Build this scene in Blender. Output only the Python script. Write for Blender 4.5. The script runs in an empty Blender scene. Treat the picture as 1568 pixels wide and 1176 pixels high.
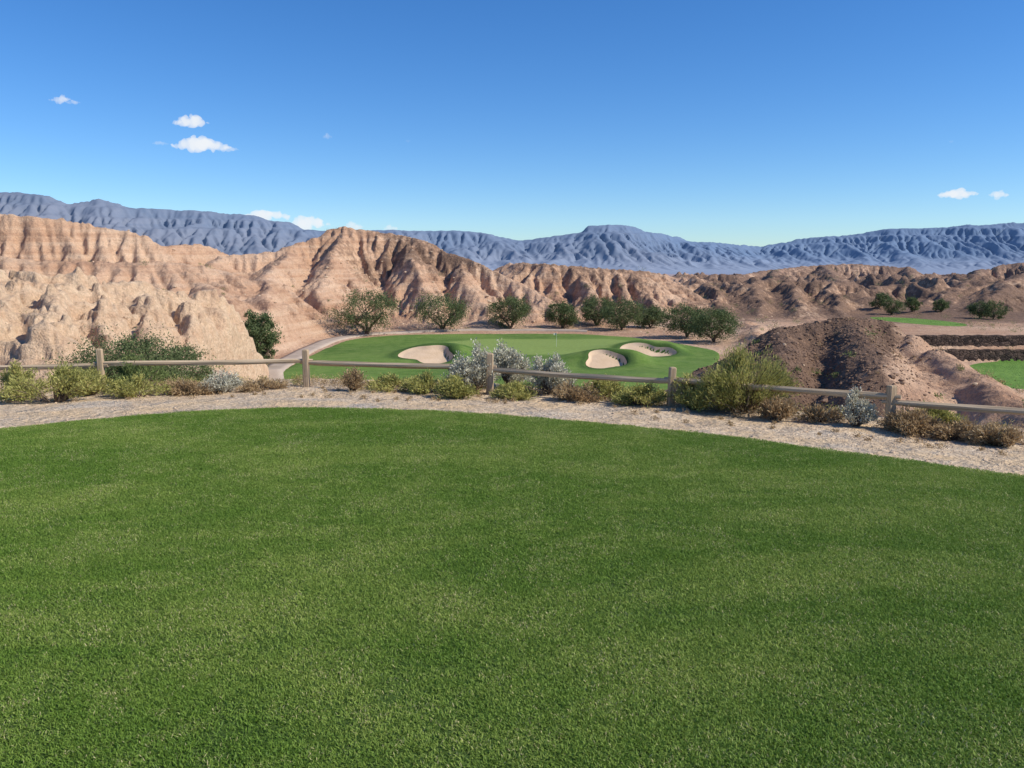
import bpy, math, time
import numpy as np
from mathutils import Vector
T0=time.time()
rng=np.random.default_rng(7)
sc=bpy.context.scene
col=sc.collection
# ------------------------------------------------------------------ camera
F=1280.0; CH=1.7; PITCH=math.atan(185/1280)
cp,sp=math.cos(PITCH),math.sin(PITCH)
cam=bpy.data.cameras.new('camera'); cam.sensor_width=36; cam.lens=36*F/1568
cam.clip_start=0.05; cam.clip_end=120000
camo=bpy.data.objects.new('camera',cam); col.objects.link(camo)
camo.location=(0,0,CH); camo.rotation_euler=(math.pi/2-PITCH,0,0); sc.camera=camo
# survey helpers: bearings measured in the photograph -> world coordinates at a known distance / level
def ray(px,py):
    a=(px-784)/F; b=(588-py)/F
    return (a,cp+b*sp,-sp+b*cp)
def at(px,py,d):
    r=ray(px,py); k=d/r[1]; return (r[0]*k,d,CH+r[2]*k)
def on(px,py,z0):
    r=ray(px,py); k=(z0-CH)/r[2]; return (r[0]*k,r[1]*k,z0)
# ------------------------------------------------------------------ noise
def _hash(ix,iy,seed):
    h=(ix.astype(np.int64)*374761393+iy.astype(np.int64)*668265263+seed*1442695041)&0xffffffff
    h=((h^(h>>13))*1274126177)&0xffffffff
    h=h^(h>>16)
    return h
def perlin(x,y,seed=0):
    x,y=np.broadcast_arrays(np.asarray(x,float),np.asarray(y,float))
    ix=np.floor(x);iy=np.floor(y);fx=x-ix;fy=y-iy
    ix=ix.astype(np.int64);iy=iy.astype(np.int64)
    def g(i,j,dx,dy):
        a=(_hash(i,j,seed)&1023)*(2*np.pi/1024)
        return np.cos(a)*dx+np.sin(a)*dy
    u=fx*fx*fx*(fx*(fx*6-15)+10);v=fy*fy*fy*(fy*(fy*6-15)+10)
    n00=g(ix,iy,fx,fy);n10=g(ix+1,iy,fx-1,fy);n01=g(ix,iy+1,fx,fy-1);n11=g(ix+1,iy+1,fx-1,fy-1)
    return ((n00*(1-u)+n10*u)*(1-v)+(n01*(1-u)+n11*u)*v)*1.5
def fbm(x,y,o=4,seed=0):
    s=0;a=1;t=0
    for i in range(o):
        s=s+a*perlin(x*2**i,y*2**i,seed+i);t+=a;a*=.5
    return s/t
def ridged(x,y,o=4,seed=0):
    s=0;a=1;t=0
    for i in range(o):
        s=s+a*(1-np.abs(perlin(x*2**i,y*2**i,seed+i))*1.6);t+=a;a*=.5
    return s/t
def sst(a,b,x):
    t=np.clip((x-a)/(b-a),0,1);return t*t*(3-2*t)
def smax(a,b,k):
    h=np.clip(.5+.5*(a-b)/k,0,1);return b*(1-h)+a*h+k*h*(1-h)
def sdf_poly(x,y,poly):
    d=np.full(x.shape,1e18);ins=np.zeros(x.shape,bool);n=len(poly)
    for i in range(n):
        ax,ay=poly[i];bx,by=poly[(i+1)%n]
        ex,ey=bx-ax,by-ay
        t=np.clip(((x-ax)*ex+(y-ay)*ey)/(ex*ex+ey*ey+1e-12),0,1)
        d=np.minimum(d,(x-ax-t*ex)**2+(y-ay-t*ey)**2)
        c=((ay>y)!=(by>y))
        with np.errstate(divide='ignore',invalid='ignore'):
            c&=x<(ex)*(y-ay)/(ey if ey!=0 else 1e-12)+ax
        ins^=c
    d=np.sqrt(d);return np.where(ins,-d,d)
def catmull(P,n=8,closed=False):
    P=[np.array(p,float) for p in P];m=len(P);out=[]
    rngi=range(m) if closed else range(m-1)
    for i in rngi:
        if closed: p0,p1,p2,p3=P[i-1],P[i],P[(i+1)%m],P[(i+2)%m]
        else: p0,p1,p2,p3=P[max(i-1,0)],P[i],P[i+1],P[min(i+2,m-1)]
        for k in range(n):
            t=k/n
            out.append(.5*((2*p1)+(-p0+p2)*t+(2*p0-5*p1+4*p2-p3)*t*t+(-p0+3*p1-3*p2+p3)*t**3))
    if not closed: out.append(P[-1])
    return np.array(out)
# ------------------------------------------------------------------ erosion
def erode(Z,mask,cell,batches,n,steps,lo,hi,seed=1,cap=4.,er=.25,dep=.25):
    r=np.random.default_rng(seed);Z=Z/cell;H,W=Z.shape;LO=Z-lo/cell;HI=Z+hi/cell
    cand=np.flatnonzero(mask.ravel()>.3)
    mf=mask.ravel()
    for b in range(batches):
        c=r.choice(cand,n);py=(c//W)+r.random(n);px=(c%W)+r.random(n)
        dx=np.zeros(n);dy=np.zeros(n);sp_=np.ones(n);wa=np.ones(n);se=np.zeros(n)
        for s in range(steps):
            ok=(px>1)&(px<W-3)&(py>1)&(py<H-3)
            px=px[ok];py=py[ok];dx=dx[ok];dy=dy[ok];sp_=sp_[ok];wa=wa[ok];se=se[ok]
            ix=px.astype(int);iy=py.astype(int);fx=px-ix;fy=py-iy
            f=Z.ravel();i0=iy*W+ix
            a=f[i0];b_=f[i0+1];c_=f[i0+W];d_=f[i0+W+1]
            gx=(b_-a)*(1-fy)+(d_-c_)*fy;gy=(c_-a)*(1-fx)+(d_-b_)*fx
            h0=a*(1-fx)*(1-fy)+b_*fx*(1-fy)+c_*(1-fx)*fy+d_*fx*fy
            dx=dx*.1-gx*.9;dy=dy*.1-gy*.9
            l=np.sqrt(dx*dx+dy*dy)+1e-6;dx/=l;dy/=l
            nx=px+dx;ny=py+dy
            jx=np.clip(nx.astype(int),0,W-2);jy=np.clip(ny.astype(int),0,H-2);ux=nx-jx;uy=ny-jy;j0=jy*W+jx
            h1=f[j0]*(1-ux)*(1-uy)+f[j0+1]*ux*(1-uy)+f[j0+W]*(1-ux)*uy+f[j0+W+1]*ux*uy
            dh=h1-h0
            C=np.maximum(-dh,.02)*sp_*wa*cap
            up=dh>0
            depo=np.where(up,np.minimum(dh*.6,se),np.maximum(se-C,0)*dep)
            depo=np.minimum(depo,.08)
            ero=np.where(up|(se>C),0,np.minimum((C-se)*er,np.maximum(-dh,0)*.3))*mf[i0]
            depo=np.where((se>C)|up,depo,0)
            q=depo-ero;se=se-q
            for o,w in ((0,(1-fx)*(1-fy)),(1,fx*(1-fy)),(W,(1-fx)*fy),(W+1,fx*fy)):
                np.add.at(f,i0+o,q*w)
            sp_=np.sqrt(np.maximum(sp_*sp_-dh*3,.01));sp_=np.minimum(sp_,4);wa*=.98
            px=nx;py=ny
        Z=np.clip(Z,LO,HI)
    return Z*cell
# ------------------------------------------------------------------ plan of the place
FENCE_Z=-0.15
fence_px=[(157,598),(470,590),(750,600),(1027,621),(1362,655)]
fposts=[on(px,py,FENCE_Z) for px,py in fence_px]
p0=fposts[0];p1=fposts[1]
left_post=(p0[0]-2.9,p0[1]-.25,FENCE_Z); left2=(left_post[0]-2.9,left_post[1]-.5,FENCE_Z)
pe=fposts[-1];pd=fposts[-2]
right_post=(pe[0]+2.5,pe[1]-1.45,FENCE_Z)
allposts=[left2,left_post]+fposts+[right_post]
fx_=[-60,-25]+[p[0] for p in allposts]+[10.5,16,30]
fy_=[2,8.5]+[p[1] for p in allposts]+[3.0,-6,-60]
def fence_y(x): return np.interp(x,fx_,fy_)
tee_px=[(0,657),(150,643),(300,631),(450,626),(600,628),(750,636),(900,648),(1050,662),(1200,682),(1350,702),(1568,730)]
tee=[on(a,b,0)[:2] for a,b in tee_px]
tee=[(-14,-12),(-13,0),(-10.5,5.5)]+tee+[(8.0,3.6),(9.5,0),(10,-12)]
tee_s=np.array(catmull(tee,6,closed=True))
GZ=-7.0
fair_px=[(540,521),(600,516),(700,512),(800,510),(880,510),(950,514),(1000,520),(1050,528),(1102,541),(1075,575),(1000,620),(800,650),(560,650),(430,610),(422,582),(442,563),(482,539)]
fair=catmull([on(a,b,GZ)[:2] for a,b in fair_px],6,closed=True)
bunk=[dict(c=on(655,549,GZ)[:2],r=(2.6,2.5),rot=.0,s=3),dict(c=on(926,559,GZ)[:2],r=(2.15,2.1),rot=.3,s=5),dict(c=on(985,542,GZ)[:2],r=(2.7,2.1),rot=-.2,s=9)]
def bunk_r(b,th):
    s=b['s'];a,c=b['r']
    return (1+.16*np.sin(2*th+s)+.13*np.sin(3*th+1.7*s)+.05*np.sin(5*th+s))/np.sqrt((np.cos(th)/a)**2+(np.sin(th)/c)**2)
def golf_z(x,y):
    z=GZ+.3*perlin(x/18,y/18,40)+.08*perlin(x/6,y/6,41)
    for b in bunk:
        dx=x-b['c'][0];dy=y-b['c'][1]
        th=np.arctan2(dy,dx);rr=np.sqrt(dx*dx+dy*dy)/bunk_r(b,th)
        z=z+1.05*np.exp(-(((dx-.8)/4.)**2+((dy-2.7)/2.6)**2))
        z=z+.45*np.exp(-(((dx-2.8)/1.1)**2+((dy-.3)/2.2)**2))
        z=z-.2*np.exp(-((dx/4)**2+((dy+4.2)/2.2)**2))
        z=z-(.42+.25*np.clip(dx/2.5,-.8,1))*(1-sst(.74,1.03,rr))
    return z
right_green=[on(a,b,-10.5)[:2] for a,b in [(1478,566),(1500,556),(1568,553),(1700,553),(1800,600),(1568,596),(1500,584)]]
right_green=catmull(right_green,5,closed=True)
far_green=catmull([on(a,b,-7.5)[:2] for a,b in [(1335,486),(1400,488),(1470,495),(1475,500),(1420,498),(1350,491)]],5,closed=True)
# ridges : lists of (bearing px, py, distance), slope, crest roundness, gully depth factor
def R(l): return [at(*p) for p in l]
ridges=[
 (R([(-300,318,105),(-100,318,112),(0,322,116),(70,332,117),(150,343,119),(215,358,121),(245,374,125),(300,372,132),(345,386,137)]),.9,.5,.85),
 (R([(-300,360,90),(0,392,92),(120,401,95),(260,400,100),(330,410,104)]),.4,1.,.7),
 (R([(-300,396,46),(0,412,47),(100,417,49),(200,428,51),(280,441,54),(330,453,57),(346,461,58)]),1.0,.6,1.2),
 (R([(318,452,57),(348,462,57.5),(366,477,58),(371,492,58)]),1.6,.6,.4),
 (R([(335,458,57),(338,480,54),(340,505,52)]),1.3,.6,.6),
 (R([(160,430,52),(150,468,45),(130,503,41)]),.9,.6,1.),
 (R([(300,448,55),(290,480,50),(285,518,46)]),.9,.6,1.),
 (R([(230,440,53),(225,470,48),(222,500,44)]),.9,.6,1.),
 (R([(80,420,48),(75,450,43),(60,495,38)]),.9,.6,1.),
 (R([(20,415,48),(0,450,42),(-20,500,38)]),.9,.6,1.),
 (R([(345,392,128),(420,384,133),(480,362,138),(505,350,140),(525,346,140),(560,352,140),(620,360,140),(660,373,138),(700,390,135),(760,411,132),(800,432,128),(835,455,123),(862,482,118)]),.56,.8,.62),
 (R([(440,385,132),(410,415,112),(405,445,96),(410,478,84)]),.62,.8,.7),
 (R([(530,352,139),(500,400,122),(490,450,108),(500,490,101)]),.6,.6,.6),
 (R([(620,364,139),(640,410,126),(655,460,116)]),.6,.5,.6),
 (R([(690,392,135),(720,430,124),(745,470,115)]),.6,.5,.6),
 (R([(340,392,128),(300,425,105),(330,445,85),(360,470,75)]),.5,.8,.8),
 (R([(755,425,170),(778,404,160),(800,402,155),(850,404,152),(900,409,152),(960,413,155),(1005,418,160),(1030,440,155),(1050,470,142)]),.42,.8,.8),
 (R([(880,409,152),(900,440,140),(930,470,130)]),.5,.5,.8),
 (R([(980,417,156),(985,445,146),(1010,475,134)]),.5,.5,.8),
 (R([(960,420,300),(1040,426,285),(1090,427,280),(1140,420,300),(1180,413,320),(1240,406,330),(1310,404,330),(1380,409,330),(1430,421,320),(1480,419,300),(1530,406,300),(1600,398,300),(1800,390,300)]),.42,1.5,1.),
 (R([(1060,426,285),(1075,440,230),(1100,455,190)]),.45,1.,1.),
 (R([(1190,412,320),(1180,430,240),(1190,445,200)]),.45,1.,1.),
 (R([(1260,406,330),(1280,425,250),(1300,440,210)]),.45,1.,1.),
 (R([(1390,408,330),(1400,430,240),(1390,450,200)]),.45,1.,1.),
 (R([(1500,412,300),(1480,432,220),(1460,455,175)]),.45,1.,1.),
 (R([(1600,405,220),(1545,430,175),(1505,462,148)]),.45,1.,1.),
 (R([(1030,440,178),(1090,430,180),(1140,436,170),(1185,426,182),(1240,431,178),(1300,436,176),(1345,446,172)]),.5,.8,.9),
 (R([(1090,430,180),(1100,455,152),(1108,480,136)]),.5,.6,.9),
 (R([(1150,434,172),(1160,462,148),(1165,482,136)]),.5,.6,.9),
 (R([(1205,428,180),(1220,456,152),(1232,478,138)]),.5,.6,.9),
 (R([(1270,432,177),(1280,460,154),(1290,480,141)]),.5,.6,.9),
 (R([(1340,446,180),(1400,446,188),(1440,450,185),(1490,440,190),(1545,426,200),(1640,418,200)]),.5,.8,.9),
 (R([(1400,446,188),(1405,466,165),(1400,478,152)]),.5,.6,.9),
 (R([(1100,545,60),(1140,525,75),(1165,500,100),(1150,492,110)]),.4,.6,.7),
 (R([(1120,548,37),(1160,522,38),(1205,501,39),(1250,489,40),(1300,483,40),(1350,490,39.5),(1392,506,38.5),(1440,542,36),(1500,578,32),(1565,613,27),(1650,650,24)]),.6,1.0,.8),
 (R([(1305,486,40),(1330,520,35),(1345,560,31)]),.6,.8,.6),
 (R([(1210,502,39),(1190,540,34)]),.6,.8,.6),
]
# ------------------------------------------------------------------ height grid
CELL=.4;GX0,GX1,GY0,GY1=-130,250,6,406
xs=np.arange(GX0,GX1,CELL);ys=np.arange(GY0,GY1,CELL)
X,Y=np.meshgrid(xs,ys)
floor=np.full(X.shape,GZ)+.5*fbm(X/25,Y/25,3,3)
floor=floor+3.3*sst(-7,-14,X)*sst(56,44,Y)
wr=sst(36,46,X-.05*(Y-100))
tz=-10.5+1.45*sst(104.0,104.5,Y)+1.6*sst(106.2,106.7,Y)
floor=floor*(1-wr)+tz*wr
fardep=sst(138,190,Y)*sst(15,45,X)
qx=X+6*fbm(X/30,Y/30,2,21);qy=Y+6*fbm(X/30+9,Y/30,2,23)
rn=ridged(qx/34+3,qy/34,4,20)
floor=floor+fardep*(rn-.5)*13*(1-sst(330,400,Y))
floor=floor-14*sst(345,400,Y)
wsc=np.clip(Y/110,.3,1.3)
wx=X+1.9*wsc*fbm(X/9,Y/9,3,60);wy=Y+1.9*wsc*fbm(X/9+40,Y/9,3,70)
hl=np.full(X.shape,-60.);DD=np.zeros_like(X);SS=np.zeros_like(X);GA=np.zeros_like(X)
for ri,(pts,sl,rd,gf) in enumerate(ridges):
    dm=np.mean([p[1] for p in pts]);lam=np.clip(dm*.065,2.6,12)
    s0=ri*37.3
    for a,b in zip(pts[:-1],pts[1:]):
        ex,ey=b[0]-a[0],b[1]-a[1];Ls=math.hypot(ex,ey)
        t=np.clip(((wx-a[0])*ex+(wy-a[1])*ey)/(ex*ex+ey*ey),0,1)
        d=np.sqrt((wx-a[0]-t*ex)**2+(wy-a[1]-t*ey)**2)
        v=a[2]+t*(b[2]-a[2])-sl*(np.sqrt(d*d+rd*rd)-rd)
        k=v>hl
        hl[k]=v[k];DD[k]=d[k]/lam;SS[k]=(s0+t*Ls/lam)[k];GA[k]=gf*lam
        s0+=Ls/lam
vr=.6+.8*sst(-.3,.4,fbm(X/40,Y/40,2,87))
g1=1-np.clip(np.abs(perlin(SS*1.0,DD*.45,81))*2.6,0,1)
g2=1-np.clip(np.abs(perlin(SS*2.6+5,DD*1.0,82))*2.4,0,1)
g3=1-np.clip(np.abs(perlin(SS*5.5+5,DD*2.2,83))*2.2,0,1)
hl=hl-GA*vr*(.19*g1*sst(.1,1.1,DD)+.085*g2*sst(.05,.5,DD)+.045*g3*sst(.02,.25,DD))
hl=hl+.03*GA*fbm(X/3,Y/3,3,85)
h2=sst(74,64,Y)*sst(-5,-10,X)
Z=smax(floor,hl,.6)
sdg=sdf_poly(X,Y,fair)
flat=(1-sst(3.2,6.5,sdg))*(1-sst(-17.4,-18.6,X)*sst(64,61,Y))
zg=golf_z(X,Y)
mask=(1-flat)*sst(.05,1.2,Z-floor+fardep)
mound=sst(6,10,X)*sst(24,27,Y)*sst(50,46,Y)
mask=np.clip(mask*(1-.4*mound),0,1)
Z0=Z.copy()
lim=np.clip(Y/100,.4,1.6)
Z=erode(Z,mask,CELL,34,9000,40,1.1*lim,.25*lim)
Zs=(Z+np.roll(Z,1,0)+np.roll(Z,-1,0)+np.roll(Z,1,1)+np.roll(Z,-1,1))/5
Z=.7*Z+.3*Zs
cut=Z-Z0
hm=sst(.2,2,Z-floor+fardep*2)
ph=Z/1.25*2*np.pi+3.5*fbm(X/16,Y/16,3,91)
west=sst(-38,-62,X)*(1-h2)
Z=Z+hm*(1-mound)*(.03+.17*west)*(np.sin(ph)+.35*np.sin(ph*2.7+1))*np.clip(Y/110,.5,1.3)
Z=Z*(1-flat)+zg*flat
print('grid',time.time()-T0)
def grid_s(G,x,y):
    u=np.clip((x-GX0)/CELL,0,len(xs)-1.001);v=np.clip((y-GY0)/CELL,0,len(ys)-1.001)
    i=u.astype(int);j=v.astype(int);fu=u-i;fv=v-j
    return (G[j,i]*(1-fu)+G[j,i+1]*fu)*(1-fv)+(G[j+1,i]*(1-fu)+G[j+1,i+1]*fu)*fv
def terrain(x,y,detail=True):
    x=np.asarray(x,float);y=np.asarray(y,float)
    g=grid_s(Z,x,y)
    edge=np.minimum(np.minimum(x-GX0,GX1-x),np.minimum(y-GY0,GY1-y)*1.0)
    r=np.sqrt(x*x+y*y)
    far=-22-70*sst(400,9000,r)-40*sst(3000,12000,r)+9*(ridged(x/120,y/120,4,33)-.6)*(1-sst(1200,4000,r))
    w=sst(0,40,edge);w=np.where(y<60,sst(0,20,np.minimum(x-GX0,GX1-x)),w)
    g=g*w+far*(1-w)
    if detail:
        hmk=grid_s(hm,x,y)*w*(1-grid_s(flat,x,y))
        sc_=np.clip(r/90,.45,1.5)
        nearh=grid_s(h2,x,y)
        crag=fbm(x/1.3,y/1.3,4,50)
        rock=(ridged(x/2.6+.8*crag,y/2.6,3,55)-.7)
        cx_=x+.7*fbm(x/2.2,y/2.2,3,61);cy_=y+.7*fbm(x/2.2+7,y/2.2,3,62)
        knob=np.abs(perlin(cx_/2.3,cy_/2.3,63))*1.5+np.abs(perlin(cx_/1.05,cy_/1.05,64))*.7+np.abs(perlin(cx_/.5,cy_/.5,65))*.3
        g1_=g+nearh*hmk*(knob-.75)*.70
        led=g1_/.62+.9*fbm(x/4,y/4,3,66)
        fr=led-np.floor(led);stp=(sst(.35,.95,fr)-fr)*.62
        g1_=g1_+nearh*hmk*stp*(.45+.5*sst(-.2,.3,fbm(x/3,y/3,2,67)))
        g=g1_+hmk*(.15*crag+.22*rock+.12*np.round(crag*3)/3)*sc_*(1-.3*nearh)
    t=y-fence_y(x)
    zp=-.15*sst(-3.0,0,t)-.02+.03*fbm(x/1.3,y/1.3,3,5)*sst(-3,-1,t)
    zs=-.17-.5*np.maximum(t-.9,0)*1.0+.08*fbm(x/2,y/2,3,6)
    zs=np.where(t>.9,zs,zp)
    out=np.where(t>.9,smax(zs,g,.5),zp)
    return out
def hz(x,y): return float(terrain(np.array([x]),np.array([y]))[0])
# ------------------------------------------------------------------ node helper
class M:
    def __init__(s,name,rough=.95):
        s.m=bpy.data.materials.new(name);s.m.use_nodes=True;s.nt=s.m.node_tree
        s.b=s.nt.nodes['Principled BSDF'];s.b.inputs['Roughness'].default_value=rough
        s.b.inputs['Specular IOR Level'].default_value=.15
    def n(s,t,**k):
        nd=s.nt.nodes.new(t)
        for a,b in k.items(): setattr(nd,a,b)
        return nd
    def l(s,a,b):
        if hasattr(a,'is_output') or hasattr(a,'links'): s.nt.links.new(a,b)
        else: b.default_value=a
    def pos(s): return s.n('ShaderNodeNewGeometry').outputs['Position']
    def obj(s): return s.n('ShaderNodeTexCoord').outputs['Object']
    def mapv(s,v,sc_,rot=(0,0,0)):
        q=s.n('ShaderNodeMapping');s.l(v,q.inputs[0]);q.inputs['Scale'].default_value=sc_;q.inputs['Rotation'].default_value=rot;return q.outputs[0]
    def noise(s,v,scale,detail=4,rough=.55,out='Fac',dist=0):
        q=s.n('ShaderNodeTexNoise');s.l(v,q.inputs['Vector']);q.inputs['Scale'].default_value=scale
        q.inputs['Detail'].default_value=detail;q.inputs['Roughness'].default_value=rough;q.inputs['Distortion'].default_value=dist
        return q.outputs[out]
    def vor(s,v,scale,out='Distance',feature='F1'):
        q=s.n('ShaderNodeTexVoronoi',feature=feature);s.l(v,q.inputs['Vector']);q.inputs['Scale'].default_value=scale;return q.outputs[out]
    def rng(s,v,a,b,c=0.,d=1.):
        q=s.n('ShaderNodeMapRange');s.l(v,q.inputs[0]);q.inputs[1].default_value=a;q.inputs[2].default_value=b;q.inputs[3].default_value=c;q.inputs[4].default_value=d;return q.outputs[0]
    def math(s,op,a,b=0.,c=0.):
        q=s.n('ShaderNodeMath',operation=op);s.l(a,q.inputs[0]);s.l(b,q.inputs[1]);s.l(c,q.inputs[2]);return q.outputs[0]
    def mix(s,f,a,b,blend='MIX'):
        q=s.n('ShaderNodeMix',data_type='RGBA',blend_type=blend)
        s.l(f,q.inputs[0])
        for v,i in ((a,6),(b,7)):
            if isinstance(v,tuple): q.inputs[i].default_value=v if len(v)==4 else v+(1,)
            else: s.l(v,q.inputs[i])
        return q.outputs[2]
    def val(s,c,v):
        q=s.n('ShaderNodeVectorMath',operation='SCALE');s.l(c,q.inputs[0]);s.l(v,q.inputs['Scale']);return q.outputs[0]
    def attr(s,name,out='Fac'):
        q=s.n('ShaderNodeAttribute');q.attribute_name=name;return q.outputs[out]
    def bump(s,h,strength,dist):
        q=s.n('ShaderNodeBump');s.l(h,q.inputs['Height']);s.l(strength,q.inputs['Strength']);q.inputs['Distance'].default_value=dist
        s.l(q.outputs[0],s.b.inputs['Normal'])
    def base(s,c): 
        if isinstance(c,tuple): s.b.inputs['Base Color'].default_value=c+(1,)
        else: s.l(c,s.b.inputs['Base Color'])
    def alen(s,v):
        q=s.n('ShaderNodeVectorMath',operation='LENGTH');s.l(v,q.inputs[0]);return q.outputs['Value']
# ground material
m=M('desert_ground');p=m.pos()
n1=m.noise(p,.12,6,.6);n2=m.noise(p,1.1,6,.65);n3=m.noise(p,6,5,.7)
pk=m.mix(m.rng(n1,.35,.65),(.49,.285,.175),(.64,.425,.285))
pk=m.mix(m.rng(n2,.4,.7,0,.55),pk,(.38,.21,.13))
st=m.noise(m.mapv(p,(.05,.05,1.7)),1.0,5,.6)
pk=m.mix(m.rng(st,.47,.62,0,.40),pk,(.68,.49,.34))
pk=m.mix(m.rng(st,.44,.34,0,.38),pk,(.32,.17,.105))
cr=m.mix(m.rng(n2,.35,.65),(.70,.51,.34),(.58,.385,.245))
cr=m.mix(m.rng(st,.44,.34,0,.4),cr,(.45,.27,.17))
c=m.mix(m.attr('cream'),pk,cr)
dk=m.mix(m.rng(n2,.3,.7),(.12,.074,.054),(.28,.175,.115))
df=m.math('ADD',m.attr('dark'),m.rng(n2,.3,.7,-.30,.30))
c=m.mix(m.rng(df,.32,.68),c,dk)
c=m.val(c,m.rng(n3,.25,.75,.70,1.28))
pb=m.vor(p,38,'Color');sep=m.n('ShaderNodeSeparateColor');m.l(pb,sep.inputs[0])
gr=m.mix(m.rng(sep.outputs[0],0,1),(.58,.42,.27),(.88,.70,.51))
gr=m.mix(m.rng(m.noise(p,1.3,5,.65),.42,.62),gr,(.78,.56,.34))
gr=m.mix(m.rng(m.noise(p,.8,3,.5),.56,.68,0,.6),gr,(.62,.54,.45))
gr=m.val(gr,m.rng(m.noise(p,12,5,.7),.3,.7,.78,1.15))
c=m.mix(m.attr('near'),c,gr)
gg=m.mix(m.rng(m.noise(p,.25,4),.35,.65),(.12,.23,.04),(.18,.30,.06))
c=m.mix(m.rng(m.attr('sdfg'),.06,-.06),c,gg)
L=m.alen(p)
c=m.mix(m.rng(L,150,600,0,.25),c,(.24,.19,.21))  # air haze painted into the ground colour, in two distance steps
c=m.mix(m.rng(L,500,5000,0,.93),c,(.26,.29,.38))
m.base(c)
hh=m.math('ADD',m.noise(p,1.4,8,.65),m.math('MULTIPLY',m.noise(p,14,5,.6),.15))
m.bump(hh,m.rng(L,200,900,1.,0),.45)
MG=m.m
# ------------------------------------------------------------------ fast mesh
def qmesh(name,V,Q,mats=(),mi=None,attrs=None,smooth=True,parent=None,link=True):
    V=np.asarray(V,np.float32);Q=np.asarray(Q,np.int32);k=Q.shape[1]
    me=bpy.data.meshes.new(name);me.vertices.add(len(V));me.vertices.foreach_set('co',V.ravel())
    me.loops.add(Q.size);me.loops.foreach_set('vertex_index',Q.ravel())
    me.polygons.add(len(Q));me.polygons.foreach_set('loop_start',np.arange(0,Q.size,k,dtype=np.int32))
    me.polygons.foreach_set('loop_total',np.full(len(Q),k,np.int32))
    for q in mats: me.materials.append(q)
    if mi is not None: me.polygons.foreach_set('material_index',np.asarray(mi,np.int32))
    me.polygons.foreach_set('use_smooth',np.full(len(Q),smooth))
    for a,v in (attrs or {}).items():
        at_=me.attributes.new(a,'FLOAT','POINT');at_.data.foreach_set('value',np.asarray(v,np.float32))
    me.update(calc_edges=True)
    o=bpy.data.objects.new(name,me)
    if link: col.objects.link(o)
    if parent: o.parent=parent
    return o
def gridq(nr,nc,wrap=False):
    i=np.arange(nr-1)[:,None];j=np.arange(nc if wrap else nc-1)[None,:];j2=(j+1)%nc
    a=i*nc+j;b=i*nc+j2;c_=(i+1)*nc+j2;d=(i+1)*nc+j
    return np.stack([a+0*b,b,c_,d],-1).reshape(-1,4)
# ------------------------------------------------------------------ ground sheet
az=np.radians(np.concatenate([np.arange(-36,36,.072),np.arange(36,324,3.)]))
rr=np.concatenate([[.0],np.geomspace(.5,7,22,endpoint=False),np.geomspace(7,30,150,endpoint=False),np.geomspace(30,420,760,endpoint=False),np.geomspace(420,60000,110)])
A,Rr=np.meshgrid(az,rr)
gx=Rr*np.sin(A);gy=Rr*np.cos(A)
gz=terrain(gx,gy)
sd=sdf_poly(gx,gy,fair)
dug=1-sst(-2.5,-.6,sd)
gz=gz-.6*dug*(gy>20)
sdr=np.minimum(sdf_poly(gx,gy,right_green),sdf_poly(gx,gy,far_green))
t=gy-fence_y(gx)
near=1-sst(.6,2.0,t+.5*perlin(gx,gy,9))
pb_=gx/np.maximum(gy,1)*F+784
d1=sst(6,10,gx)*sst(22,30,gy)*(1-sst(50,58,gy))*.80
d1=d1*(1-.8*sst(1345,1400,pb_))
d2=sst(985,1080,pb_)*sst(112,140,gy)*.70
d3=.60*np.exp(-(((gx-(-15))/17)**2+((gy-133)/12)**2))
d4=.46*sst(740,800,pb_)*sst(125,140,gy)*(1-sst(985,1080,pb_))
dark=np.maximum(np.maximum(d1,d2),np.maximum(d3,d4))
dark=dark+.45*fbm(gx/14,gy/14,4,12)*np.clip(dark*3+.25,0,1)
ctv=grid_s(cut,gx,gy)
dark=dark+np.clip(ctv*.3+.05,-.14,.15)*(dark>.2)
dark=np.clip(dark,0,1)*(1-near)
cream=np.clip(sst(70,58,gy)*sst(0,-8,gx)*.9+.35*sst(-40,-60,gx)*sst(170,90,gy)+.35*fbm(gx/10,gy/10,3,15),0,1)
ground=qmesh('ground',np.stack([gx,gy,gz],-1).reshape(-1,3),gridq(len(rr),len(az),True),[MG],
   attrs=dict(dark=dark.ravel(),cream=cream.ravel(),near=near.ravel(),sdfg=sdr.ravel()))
print('ground',time.time()-T0,len(gx.ravel()))
# ------------------------------------------------------------------ golf green
m=M('fairway_turf');p=m.pos()
a1=m.noise(p,.11,5,.6);a2=m.noise(p,.9,6,.65)
c=m.mix(m.rng(a1,.38,.62),(.075,.145,.024),(.135,.215,.04))
c=m.mix(m.rng(a2,.38,.68,0,.55),c,(.20,.26,.07))
c=m.mix(m.attr('put'),c,(.22,.29,.075))
c=m.mix(m.attr('rough'),c,(.05,.10,.022))
c=m.val(c,m.rng(m.noise(p,3,4,.7),.3,.7,.85,1.15))
m.base(c);m.bump(m.noise(p,8,4),.5,.12);MF=m.m
x_=np.arange(fair[:,0].min()-1,fair[:,0].max()+1,.25);y_=np.arange(fair[:,1].min()-1,fair[:,1].max()+1,.25)
fx2,fy2=np.meshgrid(x_,y_);sdd=sdf_poly(fx2,fy2,fair)
zz=golf_z(fx2,fy2)+.05-.5*sst(-.15,.5,sdd)
q=gridq(len(y_),len(x_));keep=(sdd.ravel()[q].min(1)<.3)
put=sst(1.08,.98,np.sqrt(((fx2-4.5)/11.5)**2+((fy2-88)/10)**2)+.12*perlin(fx2/6,fy2/6,8))
lip=np.zeros_like(fx2)
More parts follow.
